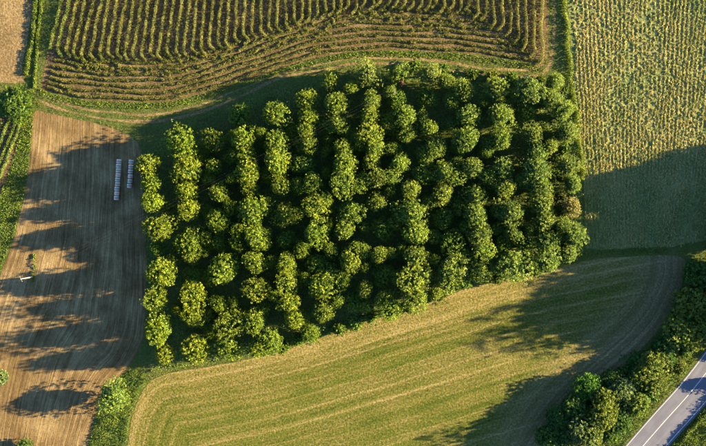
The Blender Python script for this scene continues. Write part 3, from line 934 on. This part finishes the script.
def weeds():
    """tall weeds: strip at the lone tree, verge by the road, foot of the pole, plantation's lower edge"""
    strip = G([(146, 372), (150, 378), (140, 392), (131, 415), (127, 446), (123, 470), (80, 470), (90, 440), (100, 408), (112, 388), (130, 370)])
    verge = np.concatenate([offset_line(road_left, 9.6), offset_line(road_left, 26.0)[::-1]])
    left = np.concatenate([offset_line(road_left, -0.3), offset_line(road_left, -13.0)[::-1]])
    low = np.concatenate([offset_line(GUIDE, -0.3)[60:], offset_line(GUIDE, -2.4)[60:][::-1]])
    gstrip = G([(23, 116), (34, 116), (31, 150), (25, 190), (17, 225), (6, 255), (-4, 280), (-4, 205), (8, 175), (20, 135)])
    fbm = smooth(G(field_bottom), 1.0)
    band = np.concatenate([offset_line(fbm, 0.2), offset_line(fbm, 1.9)[::-1]])
    pole = G([(31.5, 271), (34.5, 271), (35, 283), (31, 283)])
    pole2 = G([(33, 254), (36, 254), (37, 272), (34, 272)])
    V, F, T, b = [], [], [], 0
    for poly, dens, hmax, base_t in ((strip, 15, 1.0, 0.22), (verge, 26, 1.9, 0.55), (left, 9, 0.6, 0.1), (low, 16, 0.6, 0.6), (gstrip, 20, 0.3, 0.5), (band, 13, 0.4, 0.7), (pole, 60, 1.0, 0.8), (pole2, 40, 0.6, 0.6)):
        lo, hi = poly.min(0), poly.max(0)
        n = int((hi - lo).prod() * dens)
        p = rng.uniform(lo, hi, (n, 2))
        p = p[inside(poly, p)]
        p = p[(np.abs(p[:, 0]) < XH + 6) & (np.abs(p[:, 1]) < YH)]
        n = len(p)
        cl = vnoise(p[:, 0] * 0.45, p[:, 1] * 0.45 + 4)
        z = 0.05 + rng.random(n) * hmax * (0.2 + cl ** 1.5)
        nm = unit(rng.normal(size=(n, 3)) * 0.7 + np.array([0.25, 0, 0.6]))
        v, f = leaf_quads(np.column_stack([p, z]), nm, rng.uniform(0.22, 0.5, n), 0.5)
        V.append(v); F.append(f + b); b += len(v)
        T.append(np.clip(base_t + (cl - 0.5) * 0.6 + rng.normal(0, 0.2, n), 0, 1))
    o = link('weeds', mesh_np('weeds', np.concatenate(V), np.concatenate(F), np.concatenate(T), M['bush']))
    o.color = (0.95, 1.05, 0.9, 1)
    tag(o, 'tall leafy weeds on the field corners, verges and plantation edge', 'weeds', kind='stuff')
weeds()

def tufts(name, poly, n, hr, mat, label, cat, bias=0.0, flowf=None, lines=None):
    p = scatter(n)
    p = p[inside(poly, p)]
    if flowf is not None:
        fl = flowf(p)
        k = vnoise(fl[:, 0] / lines, fl[:, 1] * 0.04)
        p = p[rng.random(len(p)) < np.clip(k * 1.5 - 0.2, 0.05, 1)]
    m = len(p)
    v, f = blades(np.column_stack([p, np.full(m, 0.02)]), rng.uniform(*hr, m), rng.uniform(0.2, 1.1, m), rng.random(m) * 6.28, rng.uniform(0.06, 0.16, m))
    tint = np.clip(rng.normal(0.4 + bias, 0.25, m) , 0, 1)
    o = link(name, mesh_np(name, v, f, tint, mat))
    tag(o, label, cat, kind='stuff')
    return o
o = tufts('meadow_grass', meadow_poly, 330000, (0.08, 0.22), M['grass'], 'short mown grass tufts over the meadow below the plantation', 'grass', 0.1, flow_meadow, 0.8)
o.color = (1.15, 1.0, 0.9, 1)
tufts('straw_stubble', stubble_poly, 200000, (0.06, 0.15), M['dry_grass'], 'cut straw stubble over the brown field on the left', 'stubble', 0.0, flow_stubble, 0.6)

# ------------------------------------------------------------------ bales
def lathe(profile, n=20, axis='y'):
    V, F = [], []
    for (r, t) in profile:
        for k in range(n):
            a = 2 * math.pi * k / n
            V.append((r * math.cos(a), t, r * math.sin(a)))
    m = len(profile)
    for i in range(m - 1):
        for k in range(n):
            F.append((i * n + k, i * n + (k + 1) % n, (i + 1) * n + (k + 1) % n, (i + 1) * n + k))
    return V, F
def py_mesh(name, V, F, mat, caps=None, sm=True):
    me = bpy.data.meshes.new(name)
    me.from_pydata(V, [], F + (caps or []))
    me.update()
    me.materials.append(mat)
    if sm:
        me.polygons.foreach_set('use_smooth', [True] * len(me.polygons))
    return me
BR, BL = 0.70, 0.56
pv, pf = lathe([(0.001, -BL), (BR * 0.55, -BL), (BR * 0.86, -BL * 0.97), (BR * 0.97, -BL * 0.85), (BR, -BL * 0.4), (BR * 1.01, 0), (BR, BL * 0.4), (BR * 0.97, BL * 0.85), (BR * 0.86, BL * 0.97), (BR * 0.55, BL), (0.001, BL)], 24)
bale_me = py_mesh('wrapped_body', pv, pf, M['wrap'])
def band_mesh(y0, y1, mat, r=BR * 1.018):
    v, f = lathe([(r * 0.96, y0), (r, y0), (r, y1), (r * 0.96, y1)], 24)
    return py_mesh('band', v, f, mat, None, False)
TEAL = band_mesh(-0.17, 0.13, M['teal']); PINK = band_mesh(0.22, 0.30, M['pink']); PINK2 = band_mesh(-0.10, 0.04, M['pink'])
def bale_line(a, b, n, lname):
    p0, p1 = P(*a), P(*b)
    ang = math.atan2(-(p1[0] - p0[0]), (p1[1] - p0[1]))
    for i in range(n):
        p = p0 + (p1 - p0) * (i / (n - 1))
        pos = 'topmost' if i == 0 else ('lowest' if i == n - 1 else ordinal(i + 1) + ' from the top')
        t = empty('wrapped_bale', (p[0] + random.uniform(-.06, .06), p[1], 0.0), ang + random.uniform(-.05, .05))
        for nm, me in (('wrapped_body', bale_me), ('band', TEAL if i % 4 != 3 else PINK2), ('band', PINK)):
            c = link(nm, me, t, (0, 0, BR * 1.0 + 0.012))
            c.rotation_euler = (0, (i * 1.3) % 6.28, 0)
        tag(t, f'white wrapped round bale, {pos} in the {lname} line of bales', 'bale', 'wrapped bales lined up on the stubble field')
bale_line((119.6, 161.5), (117.2, 198.0), 9, 'longer left')
bale_line((131.8, 162.0), (130.2, 186.0), 6, 'shorter right')

# ------------------------------------------------------------------ power poles and cables
def tube_mesh(name, pts, rad, mat, n=10, sm=True):
    pts = np.array(pts, float)
    V, F = [], []
    for i, p in enumerate(pts):
        t = pts[min(i + 1, len(pts) - 1)] - pts[max(i - 1, 0)]
        t = t / np.linalg.norm(t)
        a = np.cross(t, [0.31, 0.87, 0.2]); a /= np.linalg.norm(a)
        b = np.cross(t, a)
        r_ = rad[i] if hasattr(rad, '__len__') else rad
        for k in range(n):
            th = 2 * math.pi * k / n
            V.append(tuple(p + (a * math.cos(th) + b * math.sin(th)) * r_))
    for i in range(len(pts) - 1):
        for k in range(n):
            F.append((i * n + k, i * n + (k + 1) % n, (i + 1) * n + (k + 1) % n, (i + 1) * n + k))
    caps = [tuple(range(n)), tuple(range((len(pts) - 1) * n, len(pts) * n))]
    return py_mesh(name, V, F, mat, caps, sm)
def box_mesh(name, sx, sy, sz, mat, z0=0.0):
    V = [(x * sx / 2, y * sy / 2, z0 + (z + 1) * sz / 2) for z in (-1, 1) for y in (-1, 1) for x in (-1, 1)]
    F = [(0, 2, 3, 1), (4, 5, 7, 6), (0, 1, 5, 4), (2, 6, 7, 3), (0, 4, 6, 2), (1, 3, 7, 5)]
    return py_mesh(name, V, F, mat, None, False)
def pole(px, py, h, heading, label):
    p = P(px, py)
    t = empty('power_pole', (p[0], p[1], 0), heading)
    link('shaft', tube_mesh('shaft', [(0, 0, -0.1), (0, 0, h * 0.5), (0, 0, h)], [0.21, 0.17, 0.12], M['concrete'], 12), t)
    arm = link('crossarm', box_mesh('crossarm', 0.10, 1.7, 0.10, M['steel'], h - 0.30), t)
    tips = []
    for y in (-0.75, 0.0, 0.75):
        zb = h - 0.20 if y else h
        link('insulator', tube_mesh('insulator', [(0, y, zb), (0, y, zb + 0.05), (0, y, zb + 0.10), (0, y, zb + 0.16), (0, y, zb + 0.2)], [0.03, 0.07, 0.045, 0.07, 0.035], M['ceramic'], 10), t)
        tips.append((p[0] - math.sin(heading) * y, p[1] + math.cos(heading) * y, zb + 0.2))
    tag(t, label, 'power pole', 'power poles')
    return tips
A, Bp = P(32.5, 277), P(393, 96)
hd = math.atan2(Bp[1] - A[1], Bp[0] - A[0])
ta = pole(32.5, 277, 9.0, hd, 'pale concrete power pole standing in the stubble field')
tb = pole(393, 96, 10.5, hd, 'pale power pole hidden among trees at the plantation top')
for a, b, nm in zip(ta, tb, ('lower', 'middle', 'upper')):
    a, b = np.array(a), np.array(b)
    pts = [a + (b - a) * t - np.array([0, 0, 1.1 * 4 * t * (1 - t)]) for t in np.linspace(0, 1, 40)]
    tag(link('power_cable', tube_mesh('power_cable', pts, 0.005, M['wire'], 6)), f'thin power cable crossing the stubble field and plantation, {nm} of three', 'cable', 'power cables')
